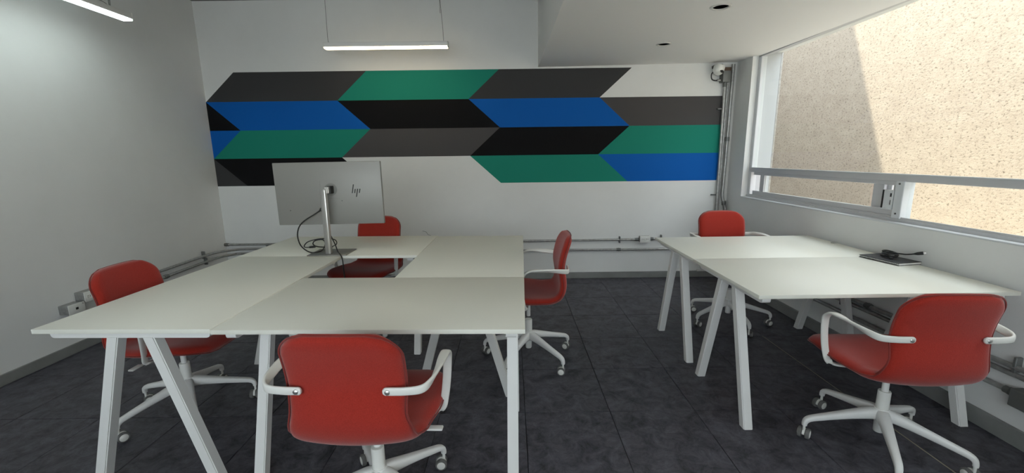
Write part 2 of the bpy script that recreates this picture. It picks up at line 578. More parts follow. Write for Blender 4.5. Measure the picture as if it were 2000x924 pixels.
for z in (0.985, 1.17):
    MB().lathe([(0.006, 0), (0.006, 0.003)], 10, Matrix.Translation((2.404 - 2.44, 2.605 - 2.3, z - 0.93)) @ Matrix.Rotation(-PI / 2, 4, 'Y')).build('screw', GREYP, win)
wp('mullion', 2.415, 2.475, 0.86, 0.93, 0.955, 2.26, ALUW)
# inner sliding sash, slightly ajar; outer stile behind it
sash = wp('sliding_sash', 2.425, 2.45, 2.635, 4.23, 0.958, 1.003, ALU)
sash['label'] = 'low sliding sash left of the mullion'
wp('sash_rail', 2.425, 2.45, 2.635, 4.23, 1.158, 1.184, ALU, 0.002, sash)
wp('sash_stile', 2.425, 2.45, 4.05, 4.115, 1.003, 1.16, ALU, 0.002, sash)
wp('sash_stile', 2.425, 2.45, 2.635, 2.668, 1.003, 1.16, ALU, 0.002, sash)
wp('fixed_stile', 2.452, 2.475, 2.765, 2.85, 0.957, 1.184, ALU)
wp('fixed_stile_cover', 2.476, 2.49, 2.735, 2.80, 0.957, 1.184, ALUW)
lk = wp('latch_box', 2.408, 2.428, 2.645, 2.712, 1.008, 1.128, ALUW)
lk['label'] = 'white latch box with a dark slot'
wp('latch_slot', 2.4065, 2.41, 2.653, 2.664, 1.085, 1.108, BLACK, 0.0, lk)
wp('latch_slot', 2.4065, 2.41, 2.656, 2.660, 1.035, 1.065, BLACK, 0.0, lk)
wp('latch_side', 2.409, 2.44, 2.7125, 2.724, 1.01, 1.126, BLACK, 0.0, lk)
wp('glass_pane', 2.443, 2.449, 0.93, WY1 - 0.045, 1.226, 2.281, GLASS, 0.0)
wp('glass_pane', 2.443, 2.449, 0.245, 0.86, 0.957, 2.281, GLASS, 0.0)
wp('glass_pane', 2.443, 2.449, 0.93, 2.575, 0.957, 1.183, GLASS, 0.0)
wp('glass_pane', 2.436, 2.440, 2.85, 4.05, 1.003, 1.158, GLASS, 0.0, sash)
ring = [(2.388 - 2.44 + 0.012 * math.cos(a), 3.32 - 2.3 + 0.02 * math.sin(a), 0.940 - 0.93 + 0.004) for a in [2 * PI * k / 14 for k in range(14)]]
MB().tube(ring, 0.0025, 6, True).build('sill_clip', STEEL, win)

# invented glazing behind the photographer, added as a setting for the fill light
added_win = bpy.data.objects.new('added_window', None); COL.objects.link(added_win)
added_win.location = (-0.6, YR - 0.1, 0.7)
tag(added_win, 'added glazing in the unseen rear wall, for the fill light', None, None, 'structure')
mb = MB()
mb.bx(-1.8, 1.8, -0.03, 0.03, 0, 0.05).bx(-1.8, 1.8, -0.03, 0.03, 1.75, 1.8)
for x in (-1.775, -0.6, 0.6, 1.775):
    mb.bx(x - 0.025, x + 0.025, -0.03, 0.03, 0.05, 1.75)
mb.build('window_frame', ALUW, added_win, False)
for x0, x1 in ((-1.75, -0.625), (-0.575, 0.575), (0.625, 1.75)):
    MB().bx(x0, x1, -0.004, 0.004, 0.05, 1.75).build('glass_pane', GLASS, added_win, False)

# ------------------------------------------------------------------ outside: light well
struct('wall_outside', MB().bx(5.0, 5.3, -6.0, 8.6, -0.6, 3.5), STUCCO, 'rough beige stucco wall across the light well')
struct('wall_outside', MB().bx(0.4, 5.3, 8.42, 8.7, -0.6, 7.83), ROOFM, 'tall rendered end wall closing the light well')
struct('wall_outside', MB().bx(XR + 0.01, XO, YB + 0.2, 8.42, -0.6, ZC + 0.06), ROOFM, 'outer wall of this building past the corner')
struct('trim_1', MB().bx(2.476, XO - 0.012, WY1 - 0.012, WY1 + 0.002, 0.93, 2.32), JAMB, 'white outer window jamb')
struct('trim_2', MB().bx(XO - 0.012, XO + 0.004, WY1 - 0.014, WY1 + 0.02, 0.90, 2.9), GALV, 'grey metal edge strip of the outer window jamb')
struct('ground_outside', MB().bx(XO, 5.0, -6.0, 8.42, -0.3, 0.35), GROUND, 'floor of the narrow light well')

# ------------------------------------------------------------------ desks
TH, TZ, TZ2 = 0.018, 0.73, 0.7344
def make_desk():
    L, W = 1.2, 0.70
    t = thing('desk', 'desk', 'desk', (0, 0, 0), 0, 'white A-frame desks')
    MB().bx(-L / 2, L / 2, -W / 2, W / 2, TZ - TH, TZ, 0.0009, 2).build('tabletop', LAM, t)
    for sx in (-1, 1):
        x = sx * (L / 2 - 0.055)
        pts = []
        y1, zt, zb, r = W / 2 - 0.03, TZ - TH - 0.0005, TZ - TH - 0.032, 0.014
        poly = [(-y1, zt), (y1, zt), (y1, zb + r)]
        poly += [(y1 - r + r * math.cos(a), zb + r - r * math.sin(a)) for a in (PI / 6, PI / 3, PI / 2)]
        poly += [(-y1 + r - r * math.sin(a), zb + r - r * math.cos(a)) for a in (0, PI / 6, PI / 3, PI / 2)]
        mx = Matrix(((0, 0, 1, x - 0.02), (1, 0, 0, 0), (0, 1, 0, 0), (0, 0, 0, 1)))
        MB().prism(poly, 0.04, mx).build('crossbar', WMET, t)
        for sy in (-1, 1):
            yt, yb_, h = sy * 0.072, sy * 0.262, 0.0232
            zt2 = TZ - TH - 0.030
            ringT = [(x + a * h, yt + b * h, zt2) for a, b in ((-1, -1), (1, -1), (1, 1), (-1, 1))]
            ringB = [(x + a * h, yb_ + b * h, 0.0) for a, b in ((-1, -1), (1, -1), (1, 1), (-1, 1))]
            mb = MB().rings([ringB, ringT])
            es = [e for e in mb.bm.edges if abs(e.verts[0].co.z - e.verts[1].co.z) > 0.3]
            bmesh.ops.bevel(mb.bm, geom=es, offset=0.004, segments=2, affect='EDGES')
            mb.build('leg', WMET, t)
        for sy in (-1, 1):
            MB().box((x - sx * 0.028, sy * 0.075, TZ - TH - 0.043), (0.016, 0.034, 0.022), 0.003, 1).build('leg_bracket', WMET, t)
    MB().bx(-L / 2 + 0.08, L / 2 - 0.08, -0.03, 0.03, TZ - TH - 0.03, TZ - TH - 0.0005, 0.003, 1).build('beam', WMET, t)
    return t
desk0 = make_desk()
register(desk0)
GA, GX, GY = -0.0249, -1.153, 1.5086
def gt(u, v):
    return (GX + math.cos(GA) * u - math.sin(GA) * v, GY + math.sin(GA) * u + math.cos(GA) * v, 0)
L_, W_, E_ = 1.2, 0.70, 0.0008
desks = [
    (gt(L_ / 2, W_ / 2), GA, 'white desk at the front of the left cluster, red chair pushed in before it'),
    (gt(-W_ / 2 - E_, L_ / 2), GA + PI / 2, 'white desk along the left of the left cluster, ending at the silver monitor'),
    (gt(L_ / 2 - W_ - E_, L_ + E_ + W_ / 2), GA, 'white desk at the back of the left cluster, under the silver monitor'),
    (gt(L_ - W_ / 2, W_ + E_ + L_ / 2), GA + PI / 2, 'white desk on the right of the left cluster, facing the aisle'),
    ((1.1226 + 0.6, 1.8299 + 0.3475, 0), 0.0028, 'white desk by the window with a black notebook, nearest the camera'),
    ((1.1226 + 0.6, 1.8299 + 0.3475 + 0.7001, 0), 0.0028, 'white desk by the window, the far one next to the mural wall'),
]
for i, (p, a, lab) in enumerate(desks):
    d = desk0 if i == 0 else copy_tree(desk0)
    d.location = p
    if i in (1, 2): d.scale.z = TZ2 / TZ      # feet screwed out a little: these two stand 4 mm higher
    d.rotation_euler = (0, 0, a)
    d['label'] = lab

# ------------------------------------------------------------------ swivel chairs
def shell_surface():
    """returns function P(t,u), arrays for the upholstered shell"""
    prof = [(0.262, 0.408), (0.235, 0.432), (0.17, 0.443), (0.06, 0.435), (-0.06, 0.424), (-0.135, 0.423), (-0.188, 0.440),
            (-0.216, 0.480), (-0.224, 0.530), (-0.218, 0.585), (-0.212, 0.635), (-0.218, 0.688), (-0.233, 0.748), (-0.255, 0.811), (-0.263, 0.831)]
    wid = [(0.0, 0.215), (0.12, 0.243), (0.30, 0.246), (0.45, 0.225), (0.56, 0.200), (0.68, 0.180), (0.80, 0.185), (0.90, 0.185), (1.0, 0.180)]
    C = spline([(0, y, z) for y, z in prof], 10)
    ln = [0.0]
    for i in range(1, len(C)):
        ln.append(ln[-1] + (C[i] - C[i - 1]).length)
    T = ln[-1]
    def cl(t):
        d = max(0, min(1, t)) * T
        for i in range(1, len(C)):
            if ln[i] >= d - 1e-9:
                f = (d - ln[i - 1]) / (ln[i] - ln[i - 1])
                return C[i - 1].lerp(C[i], f)
        return C[-1].copy()
    def w(t):
        for (a, wa), (b, wb) in zip(wid, wid[1:]):
            if t <= b:
                f = (t - a) / (b - a)
                f = f * f * (3 - 2 * f)
                return wa + (wb - wa) * f
        return wid[-1][1]
    return cl, w, T

def make_chair():
    t = thing('swivel_chair', 'chair', 'chair', (0, 0, 0), 0, 'red swivel chairs at the desks')
    # ---- upholstered shell, split where the seat bends up into the back
    cl, wf, T = shell_surface()
    NT, NU = 84, 28
    RT, RF = 0.085, 0.125
    ts = []
    for i in range(NT + 1):
        s = i / NT
        ts.append(0.5 - 0.5 * math.cos(PI * s) if False else s)
    # denser rows near both ends
    ts = [max(0.0, min(1.0, s - 0.10 * math.sin(2 * PI * s) / (2 * PI) * 5.0 * 0.9)) for s in ts]
    ts[0], ts[-1] = 0.0, 1.0
    def half(tv):
        w0 = wf(tv)
        d1, d0 = (1 - tv) * T, tv * T
        if d1 < RT:
            w0 -= RT - math.sqrt(max(0, RT * RT - (RT - d1) ** 2))
        if d0 < RF:
            w0 -= RF - math.sqrt(max(0, RF * RF - (RF - d0) ** 2))
        return w0
    grid, nor = [], []
    for tv in ts:
        hw = half(tv)
        p0 = cl(tv)
        a, b = cl(tv - 0.012), cl(tv + 0.012)
        tg = (b - a).normalized()
        nn = tg.cross(Vector((1, 0, 0)))          # towards the sitter
        curl = 0.026 if tv > 0.5 else 0.012 + 0.014 * (tv / 0.5) ** 2
        if tv < 0.15: curl = 0.0133 * (tv / 0.15) - 0.004 * (1 - tv / 0.15)
        rowp, rown = [], []
        for j in range(NU + 1):
            u = -math.cos(PI * j / NU)
            u = 0.35 * u + 0.65 * (-1 + 2 * j / NU)
            x = u * hw
            q = x / 0.24
            p = p0 + Vector((x, 0, 0)) + nn * (curl * q * q)
            crown = -0.018 * (x / 0.2) ** 2
            if tv > 0.86: p += tg * crown * (tv - 0.86) / 0.14
            rowp.append(p)
            slope = 2 * curl * x / (0.24 ** 2)
            rown.append((nn - Vector((1, 0, 0)) * slope).normalized())
        grid.append(rowp); nor.append(rown)
    def edge_d(i, j):
        hw = half(ts[i])
        x = abs((grid[i][j].x))
        return min((hw - x), ts[i] * T, (1 - ts[i]) * T)
    def thick(i, j):
        d = max(0.0, edge_d(i, j))
        k = min(1.0, d / 0.05)
        base = 0.0105 + 0.0125 * math.sqrt(max(0, 1 - (1 - k) ** 2))
        return base
    verts, faces, split = [], [], []
    nu = NU + 1
    def vid(side, i, j): return side * (NT + 1) * nu + i * nu + j
    for side in (1, -1):
        for i in range(NT + 1):
            for j in range(nu):
                verts.append(grid[i][j] + nor[i][j] * thick(i, j) * side)
    ISPL = min(range(NT + 1), key=lambda i: abs(ts[i] - 0.455))
    for i in range(NT):
        for j in range(NU):
            faces.append((vid(0, i, j), vid(0, i, j + 1), vid(0, i + 1, j + 1), vid(0, i + 1, j))); split.append(i)
            faces.append((vid(1, i, j), vid(1, i + 1, j), vid(1, i + 1, j + 1), vid(1, i, j + 1))); split.append(i)
    # rim with a mid ring so that it rounds over
    loop = [(i, 0) for i in range(NT + 1)] + [(NT, j) for j in range(1, nu)] + [(i, NU) for i in range(NT - 1, -1, -1)] + [(0, j) for j in range(NU - 1, 0, -1)]
    nl = len(loop)
    pos = [grid[i][j] for i, j in loop]
    mids, outl = [], []
    base_id = len(verts)
    for k, (i, j) in enumerate(loop):
        tg = (pos[(k + 2) % nl] - pos[k - 2]).normalized()
        o = nor[i][j].cross(tg).normalized()
        cen = pos[k] - grid[max(2, min(NT - 2, i))][NU // 2]
        if o.dot(cen) < 0: o = -o
        outl.append(o)
        mids.append(pos[k] + o * 0.008)
        verts.append(mids[-1])
    for k in range(nl):
        (i, j), (i2, j2) = loop[k], loop[(k + 1) % nl]
        m0, m1 = base_id + k, base_id + (k + 1) % nl
        s = min(i, i2)
        if s == NT: s = NT - 1
        faces.append((vid(0, i, j), vid(0, i2, j2), m1, m0)); split.append(s)
        faces.append((m0, m1, vid(1, i2, j2), vid(1, i, j))); split.append(s)
    # full mesh for normals
    me = bpy.data.meshes.new('shell')
    me.from_pydata([tuple(v) for v in verts], [], faces)
    bm = bmesh.new(); bm.from_mesh(me)
    bmesh.ops.recalc_face_normals(bm, faces=bm.faces[:])
    bm.to_mesh(me); bm.free()
    fl = [tuple(p.vertices) for p in me.polygons]
    vn = [v.normal.copy() for v in me.vertices]
    for name, test in (('seat', lambda s: s < ISPL), ('backrest', lambda s: s >= ISPL)):
        sub = [f for f, s in zip(fl, split) if test(s)]
        used = sorted({v for f in sub for v in f})
        mp = {v: k for k, v in enumerate(used)}
        m2 = bpy.data.meshes.new(name)
        m2.from_pydata([tuple(verts[v]) for v in used], [], [tuple(mp[v] for v in f) for f in sub])
        m2.materials.append(FAB)
        for p in m2.polygons: p.use_smooth = True
        m2.normals_split_custom_set_from_vertices([tuple(vn[v]) for v in used])
        link(name, m2, t)
    bpy.data.meshes.remove(me)
    pipe = [m + o * 0.0005 - nor[i][j] * 0.0065 for m, o, (i, j) in zip(mids, outl, loop)][::2]
    MB().tube(pipe, 0.0031, 6, True).build('piping', PIPING, t)
    # ---- armrests
    for sx in (-1, 1):
        key = [((0.1275, -0.240, 0.640), (0, 0, 1), 0.010, 0.008), ((0.1295, -0.240, 0.640), (0, 0, 1), 0.018, 0.011), ((0.134, -0.240, 0.640), (0, 0, 1), 0.0245, 0.012), ((0.142, -0.240, 0.640), (0, 0, 1), 0.027, 0.012), ((0.195, -0.238, 0.640), (0, 0, 1), 0.027, 0.012),
               ((0.245, -0.228, 0.642), (0, 0, 1), 0.028, 0.012), ((0.266, -0.195, 0.648), (0.3, 0, 1), 0.030, 0.013),
               ((0.275, -0.13, 0.655), (1, 0, 0.9), 0.032, 0.013), ((0.278, -0.06, 0.660), (1, 0, 0.15), 0.034, 0.013),
               ((0.278, 0.00, 0.656), (1, 0, 0.0), 0.034, 0.013), ((0.277, 0.036, 0.632), (1, 0, 0), 0.034, 0.013),
               ((0.274, 0.046, 0.590), (1, 0, 0), 0.033, 0.012), ((0.269, 0.044, 0.52), (1, 0, 0), 0.032, 0.012),
               ((0.261, 0.036, 0.455), (1, 0, 0), 0.031, 0.012), ((0.25, 0.028, 0.415), (1, 0, 0.4), 0.030, 0.012),
               ((0.21, 0.024, 0.397), (0, 1, 0), 0.030, 0.012), ((0.12, 0.022, 0.392), (0, 1, 0), 0.030, 0.012), ((0.05, 0.022, 0.390), (0, 1, 0), 0.030, 0.012)]
        pts = spline([(sx * k[0][0], k[0][1], k[0][2]) for k in key], 5)
        wd = spline([(sx * k[1][0], k[1][1], k[1][2]) for k in key], 5)
        sz = spline([(k[2], k[3], 0) for k in key], 5)
        a = MB().sweep(pts, wd, [(s.x, s.y) for s in sz], 14, 2.8).build('armrest', WPLAS, t, True, 50)
        MB().lathe([(0.0085, 0), (0.0085, 0.002), (0.006, 0.004), (0.0, 0.0045)], 14, Matrix.Translation((sx * 0.143, -0.246, 0.640)) @ Matrix.Rotation(PI / 2, 4, 'X')).build('screw', STEEL, a)
    # ---- mechanism, lever, column, base
    mech = MB().box((0, 0, 0.385), (0.17, 0.20, 0.026), 0.008, 2).build('tilt_mechanism', WMET, t)
    MB().tube(spline([(0.08, -0.03, 0.378), (0.16, -0.035, 0.374), (0.215, -0.04, 0.375)], 4), 0.005, 8).build('lever', WMET, mech)
    MB().box((0.235, -0.042, 0.376), (0.06, 0.026, 0.009), 0.004, 2).build('lever_paddle', WPLAS, mech)
    MB().lathe([(0.0135, 0.27), (0.0135, 0.376)], 18).build('gas_lift', WMET, t)
    MB().lathe([(0.0175, 0.19), (0.0250, 0.19), (0.0245, 0.280), (0.0230, 0.284), (0.015, 0.284)], 24).build('column_sleeve', WPLAS, t)
    MB().lathe([(0.0, 0.078), (0.0185, 0.078), (0.0205, 0.082), (0.0215, 0.14), (0.030, 0.142), (0.037, 0.155), (0.036, 0.185), (0.028, 0.198), (0.0, 0.198)], 24).build('base_hub', WMET, t)
    for k in range(5):
        a = 2 * PI * k / 5 + BASE_A
        R = Matrix.Rotation(a, 4, 'Z')
        raw = [((0.016, 0, 0.168), 0.052, 0.056), ((0.045, 0, 0.168), 0.050, 0.052), ((0.10, 0, 0.157), 0.043, 0.042), ((0.18, 0, 0.138), 0.036, 0.033), ((0.26, 0, 0.118), 0.031, 0.028), ((0.290, 0, 0.109), 0.029, 0.026), ((0.305, 0, 0.098), 0.027, 0.024), ((0.311, 0, 0.083), 0.024, 0.021), ((0.311, 0, 0.071), 0.022, 0.02)]
        pts = spline([r[0] for r in raw], 4)
        sz = spline([(r[1], r[2], 0) for r in raw], 4)
        MB().sweep([R @ p for p in pts], [R @ Vector((0, 1, 0))] * len(pts), [(s.x, s.y) for s in sz], 12, 3.2).build('base_leg', WMET, t, True, 50)
        # caster, swivelled its own way
        c = R @ Vector((0.311, 0, 0))
        b = a + CAST[k]
        RC = Matrix.Translation(c) @ Matrix.Rotation(b, 4, 'Z')
        mb = MB().lathe([(0.006, 0.045), (0.006, 0.076)], 10, RC)
        prof = [(0.022 * math.cos(th_) - 0.012, 0.026 + 0.024 * math.sin(th_)) for th_ in [PI * q / 9 for q in range(10)]]
        prof = prof + [(-0.028, 0.020), (0.004, 0.020)]
        mxp = RC @ Matrix(((1, 0, 0, 0), (0, 0, 1, -0.005), (0, 1, 0, 0), (0, 0, 0, 1)))
        mb.prism(prof, 0.010, mxp)
        ca = mb.build('caster', WPLAS, t)
        for sy in (-1, 1):
            wx = RC @ Matrix.Translation((-0.012, sy * 0.0155, 0.0255)) @ Matrix.Rotation(-sy * PI / 2, 4, 'X')
            w = MB().lathe([(0.016, -0.009), (0.023, -0.009), (0.0255, -0.006), (0.0255, 0.005), (0.023, 0.009), (0.0185, 0.009)], 20, wx).build('wheel', GREYP, ca)
            MB().lathe([(0.0, -0.007), (0.0188, -0.007), (0.0188, 0.0085), (0.016, 0.0105), (0.0, 0.011)], 20, wx).build('hub_cap', WPLAS, ca)
    return t

# (x, y, facing in degrees from +Y counter-clockwise, base angle rel., lift, label)
chairs = [
    (-0.523, 1.430, -2.0, 48, 0.018, 'red chair in the foreground, back to the camera, at the front left desk'),
    (1.711, 1.765, -3.0, 25, 0.002, 'red chair at right with its back to the camera, before the window desk'),
    (-1.795, 2.130, -90, 24, 0.002, 'red chair at the left wall side, half hidden under the left desk'),
    (0.107, 2.693, 90, 24, 0.038, 'red chair seen side-on in the aisle, facing the left cluster'),
    (1.775, 3.285, 180, -17, 0.055, 'red chair at the far end of the window desks, near the corner camera'),
    (-1.170, 3.32, 169, 20, 0.042, 'red chair behind the silver monitor, seat seen through the gap between desks'),
]
rc = random.Random(3)
for i, (x, y, fa, ba, lift, lab) in enumerate(chairs):
    # each chair has its own column height and caster directions, so each is built once
    BASE_A = math.radians(ba - fa)
    CAST = [rc.uniform(-1.4, 1.4) for _ in range(5)]
    ch = make_chair()
    ch.location = (x, y, 0)
    ch.rotation_euler = (0, 0, math.radians(fa))
    ch['label'] = lab
    if lift:
        for c in children(ch):
            if c.name.split('.')[0] in ('seat', 'backrest', 'piping', 'armrest', 'tilt_mechanism', 'gas_lift'):
                c.location.z += lift

# ------------------------------------------------------------------ monitor
mon = thing('monitor', 'silver monitor seen from behind, on a stand on the back desk', 'monitor', (-1.225, 2.80, TZ2))
MB().bx(-0.13, 0.13, -0.095, 0.105, 0, 0.007, 0.003, 2).build('stand_base', BASEP, mon)
pole = MB().bx(-0.019, 0.013, -0.062, -0.028, 0.007, 0.435, 0.003, 2).build('stand_pole', SILV, mon)
MB().bx(0.004, 0.0185, -0.066, -0.03, 0.0072, 0.437, 0.004, 2).build('pole_edge', POLE, pole)['label'] = 'bright polished front edge of the pole'
PW, PH, PYC, PZC = 0.716, 0.418, 0.045, 0.402
roll = Matrix.Translation((0.0, 0, PZC)) @ Matrix.Rotation(math.radians(-0.45), 4, 'Y')
def pm(mb):                                # place in panel frame
    bmesh.ops.transform(mb.bm, matrix=roll, verts=mb.bm.verts[:])
    return mb
pan = pm(MB().bx(-PW / 2, PW / 2, PYC - 0.012, PYC + 0.014, -PH / 2, PH / 2, 0.004, 2)).build('panel', SILV, mon)
pm(MB().bx(-PW / 2 + 0.004, PW / 2 - 0.004, PYC + 0.0142, PYC + 0.018, -PH / 2 + 0.004, PH / 2 - 0.004)).build('screen', BLACK, pan)
yb = PYC - 0.012
# square mount cover, ring, hinge
mb = MB()
for (x0, x1, z0, z1) in ((-0.052, 0.072, 0.085, 0.0862), (-0.052, -0.0508, -0.03, 0.085), (0.0, 0.072, -0.033, -0.0318)):
    mb.bx(x0, x1, yb - 0.0012, yb + 0.0005, z0, z1)
pm(mb).build('mount_cover', SILVL, pan)
pm(MB().lathe([(0.040, -0.0012), (0.0415, -0.0012), (0.0415, 0.001), (0.040, 0.001)], 32, Matrix.Translation((0.017, yb, 0.027)) @ Matrix.Rotation(PI / 2, 4, 'X'))).build('mount_ring', SILVL, pan)
pm(MB().bx(0.0, 0.028, -0.03, yb + 0.001, 0.005, 0.048, 0.002, 1)).build('hinge', POLE, pan)
pm(MB().bx(0.012, 0.036, -0.012, yb + 0.001, 0.002, 0.052, 0.002, 1)).build('hinge_socket', BLACK, pan)
for x, z in ((-0.27, -0.11), (0.085, -0.05), (-0.022, -0.165)):
    pm(MB().lathe([(0.004, 0), (0.004, 0.0012)], 10, Matrix.Translation((x, yb, z)) @ Matrix.Rotation(PI / 2, 4, 'X'))).build('screw', GREYP, pan)
# four-stroke slanted logo
lg = MB()
def stroke(x0, z0, x1, z1, w=0.0068):
    mx = Matrix(((1, 0, 0, 0.183), (0, 0, -1, yb + 0.0004), (0, 1, 0, 0.012), (0, 0, 0, 1)))
    lg.prism([(x0 - w / 2, z0), (x0 + w / 2, z0), (x1 + w / 2, z1), (x1 - w / 2, z1)], 0.0012, mx)
stroke(-0.0250, -0.0120, -0.0125, 0.0460)
stroke(-0.0085, -0.0120, -0.0030, 0.0150)
stroke(0.0010, -0.0380, 0.0135, 0.0160)
stroke(0.0225, -0.0115, 0.0290, 0.0160)
pm(lg).build('logo', BLACK, pan)['label'] = 'black slanted two-letter emblem'
# power cable from the panel, coiled on the desk, over the edge and down the gap
cz = TZ2 + 0.008
pts = [(-1.286, 2.822, 1.027), (-1.319, 2.80, 1.002), (-1.40, 2.81, 0.955), (-1.444, 2.82, 0.91), (-1.459, 2.82, 0.853), (-1.452, 2.825, 0.795), (-1.43, 2.835, 0.756),
       (-1.365, 2.79, cz), (-1.320, 2.79, cz + 0.002), (-1.310, 2.85, 0.748), (-1.310, 2.895, 0.778), (-1.316, 2.89, 0.806), (-1.345, 2.90, 0.810), (-1.384, 2.90, 0.800), (-1.398, 2.90, 0.778), (-1.388, 2.93, 0.754), (-1.35, 2.96, cz), (-1.29, 2.97, cz)]
cab = MB().tube(spline(pts, 7), 0.0042, 8).build('power_cable', CABLE)
tag(cab, 'black cable looping from the monitor back onto the desk', 'cable')
MB().box((-1.283, 2.826, 1.030), (0.02, 0.016, 0.02), 0.003, 1, Matrix.Rotation(0.6, 4, 'Y')).build('plug', BLACK, cab)
pts = [(-1.405, 2.88, 0.760), (-1.45, 2.89, 0.757), (-1.460, 2.90, 0.768), (-1.435, 2.90, 0.793), (-1.392, 2.91, 0.806), (-1.352, 2.92, 0.811), (-1.31, 2.92, 0.811), (-1.269, 2.92, 0.809), (-1.248, 2.92, 0.801), (-1.243, 2.93, 0.783), (-1.262, 2.96, 0.760), (-1.30, 2.99, cz - 0.001)]
cab2 = MB().tube(spline(pts, 7), 0.0036, 8).build('data_cable', CABLE)
MB().box((-1.395, 2.882, 0.7615), (0.045, 0.017, 0.014), 0.003, 1, Matrix.Rotation(-0.1, 4, 'Y')).build('plug', BLACK, cab2)
tag(cab2, 'thin black cable coiled on the desk behind the monitor stand', 'cable')
pts = [(-1.235, 2.828, 0.955), (-1.23, 2.80, 0.905), (-1.220, 2.78, 0.872), (-1.205, 2.77, 0.845), (-1.18, 2.755, 0.80), (-1.155, 2.725, 0.762), (-1.128, 2.700, 0.742), (-1.114, 2.690, 0.710), (-1.11, 2.685, 0.64), (-1.10, 2.672, 0.48), (-1.10, 2.67, 0.30), (-1.098, 2.66, 0.12), (-1.06, 2.70, 0.006), (-0.98, 2.78, 0.006)]
cab3 = MB().tube(spline(pts, 7), 0.0036, 8).build('hanging_cable', CABLE)
tag(cab3, 'black cable hanging from the monitor down the gap between desks', 'cable')

# ------------------------------------------------------------------ notebook and cable on the window desk
nb = thing('notebook', 'black notebook lying on the window desk against the wall', 'notebook', (2.245, 2.425, TZ), math.radians(10))
MB().bx(-0.08, 0.08, -0.115, 0.115, 0.0, 0.003, 0.001, 1).build('cover', NOTE, nb)
MB().bx(-0.08, 0.08, -0.115, 0.115, 0.0125, 0.0155, 0.001, 1).build('cover', NOTE, nb)
MB().bx(-0.074, 0.077, -0.113, 0.112, 0.003, 0.0125).build('pages', PAPER, nb, False)
sp = MB()
for k in range(26):
    y = -0.105 + k * 0.0084
    sp.tube([(-0.078 + 0.007 * math.cos(a), y, 0.008 + 0.0085 * math.sin(a)) for a in [2 * PI * q / 10 for q in range(10)]], 0.0009, 4, True)
so = sp.build('spiral_binding', BLACK, nb)
so['kind'] = 'stuff'
pts = []
for q in range(46):
    a = q * 2 * PI / 14
    pts.append((0.062 * math.cos(a) * (1 - 0.004 * q), 0.030 * math.sin(a) + 0.004 * math.sin(q), 0.005 + 0.0006 * q))
R = Matrix.Translation((2.262, 2.445, TZ + 0.0165)) @ Matrix.Rotation(math.radians(70), 4, 'Z')
tail = [Vector((2.285, 2.39, TZ + 0.047)), Vector((2.297, 2.36, TZ + 0.052)), Vector((2.315, 2.345, TZ + 0.058))]
vc = MB().tube([R @ Vector(p) for p in pts] + spline([R @ Vector(pts[-1])] + tail, 5)[1:], 0.0038, 7).build('coiled_cable', CABLE)
tag(vc, 'coiled black video cable on top of the black notebook', 'cable')
mxp = Matrix.Translation((2.325, 2.335, TZ + 0.062)) @ Matrix.Rotation(math.radians(-40), 4, 'Z') @ Matrix.Rotation(math.radians(75), 4, 'Y')
MB().lathe([(0.004, -0.02), (0.0085, -0.005), (0.0095, 0.012), (0.0095, 0.02), (0.006, 0.02)], 12, mxp).build('connector', BLACK, vc)
MB().box((0, 0, 0), (0.011, 0.005, 0.012), 0.001, 1, mxp @ Matrix.Translation((0, 0, 0.026))).build('connector_tip', STEEL, vc)
MB().box((2.235, 2.405, TZ + 0.022), (0.03, 0.016, 0.011), 0.002, 1, Matrix.Rotation(0.9, 4, 'Z')).build('connector', BLACK, vc)
rg = MB().tube([(2.292 + 0.010 * math.cos(a), 2.925 + 0.020 * math.sin(a), TZ + 0.0035) for a in [2 * PI * k / 16 for k in range(16)]], 0.003, 6, True).build('metal_ring', STEEL)
tag(rg, 'small metal ring lying at the wall edge of the far window desk', 'ring')

# ------------------------------------------------------------------ pendant lamps
def pendant(label, loc, rz, length, led, cords, cordtop):
    t = thing('pendant_lamp', label, 'lamp', loc, rz, 'linear pendant lamps')
    h = MB().bx(-length / 2, length / 2, -0.036, 0.036, 0.012, 0.052, 0.004, 2)
    h.build('housing', WMET, t)
    MB().bx(-length / 2 + 0.006, length / 2 - 0.006, -0.033, 0.033, 0.0, 0.0118, 0.003, 2).build('diffuser', led, t)
    for sx in (-1, 1):
        MB().bx(sx * length / 2 - 0.003, sx * length / 2 + 0.003, -0.037, 0.037, -0.001, 0.054, 0.002, 1).build('end_cap', WPLAS, t)
    for pts in cords:
        MB().tube(spline(pts, 6), 0.0018, 6).build('cord', CORD, t)
    return t
H = ZC - 2.362
pendant('warm white linear lamp hung before the mural wall', (-1.135, 4.15, 2.362), 0, 1.14, LEDW,
        [[(-0.53, 0, H), (-0.535, 0, 0.2), (-0.535, 0, 0.075), (-0.52, 0, 0.056), (-0.50, 0, 0.052)],
         [(0.50, 0, H), (0.525, 0, 0.2), (0.53, 0, 0.05)], [(0.505, 0.01, H), (0.507, 0.01, 0.30)]], H)
pendant('cool white linear lamp hung along the left wall', (-2.79, 3.33 - 0.59, 2.375), PI / 2, 1.18, LEDC,
        [[(0.45, 0, ZC - 2.375), (0.452, 0.0, 0.2), (0.455, 0, 0.05)], [(0.47, 0, ZC - 2.375), (0.468, 0.0, 0.2), (0.462, 0, 0.05)],
         [(0.455, 0, 0.056), (0.37, -0.03, 0.062), (0.28, -0.03, 0.06), (0.20, -0.02, 0.053)], [(-0.45, 0, ZC - 2.375), (-0.45, 0, 0.05)]], 0)

# extra lamp added above the view to brighten the left desks
for yy, lab in ((1.95, 'added neutral white linear lamp, out of view, brightening the left desk cluster'),):
    pendant(lab, (-1.135, yy, 2.362), 0, 1.14, LEDFILL, [[(-0.53, 0, H), (-0.53, 0, 0.05)], [(0.53, 0, H), (0.53, 0, 0.05)]], H)

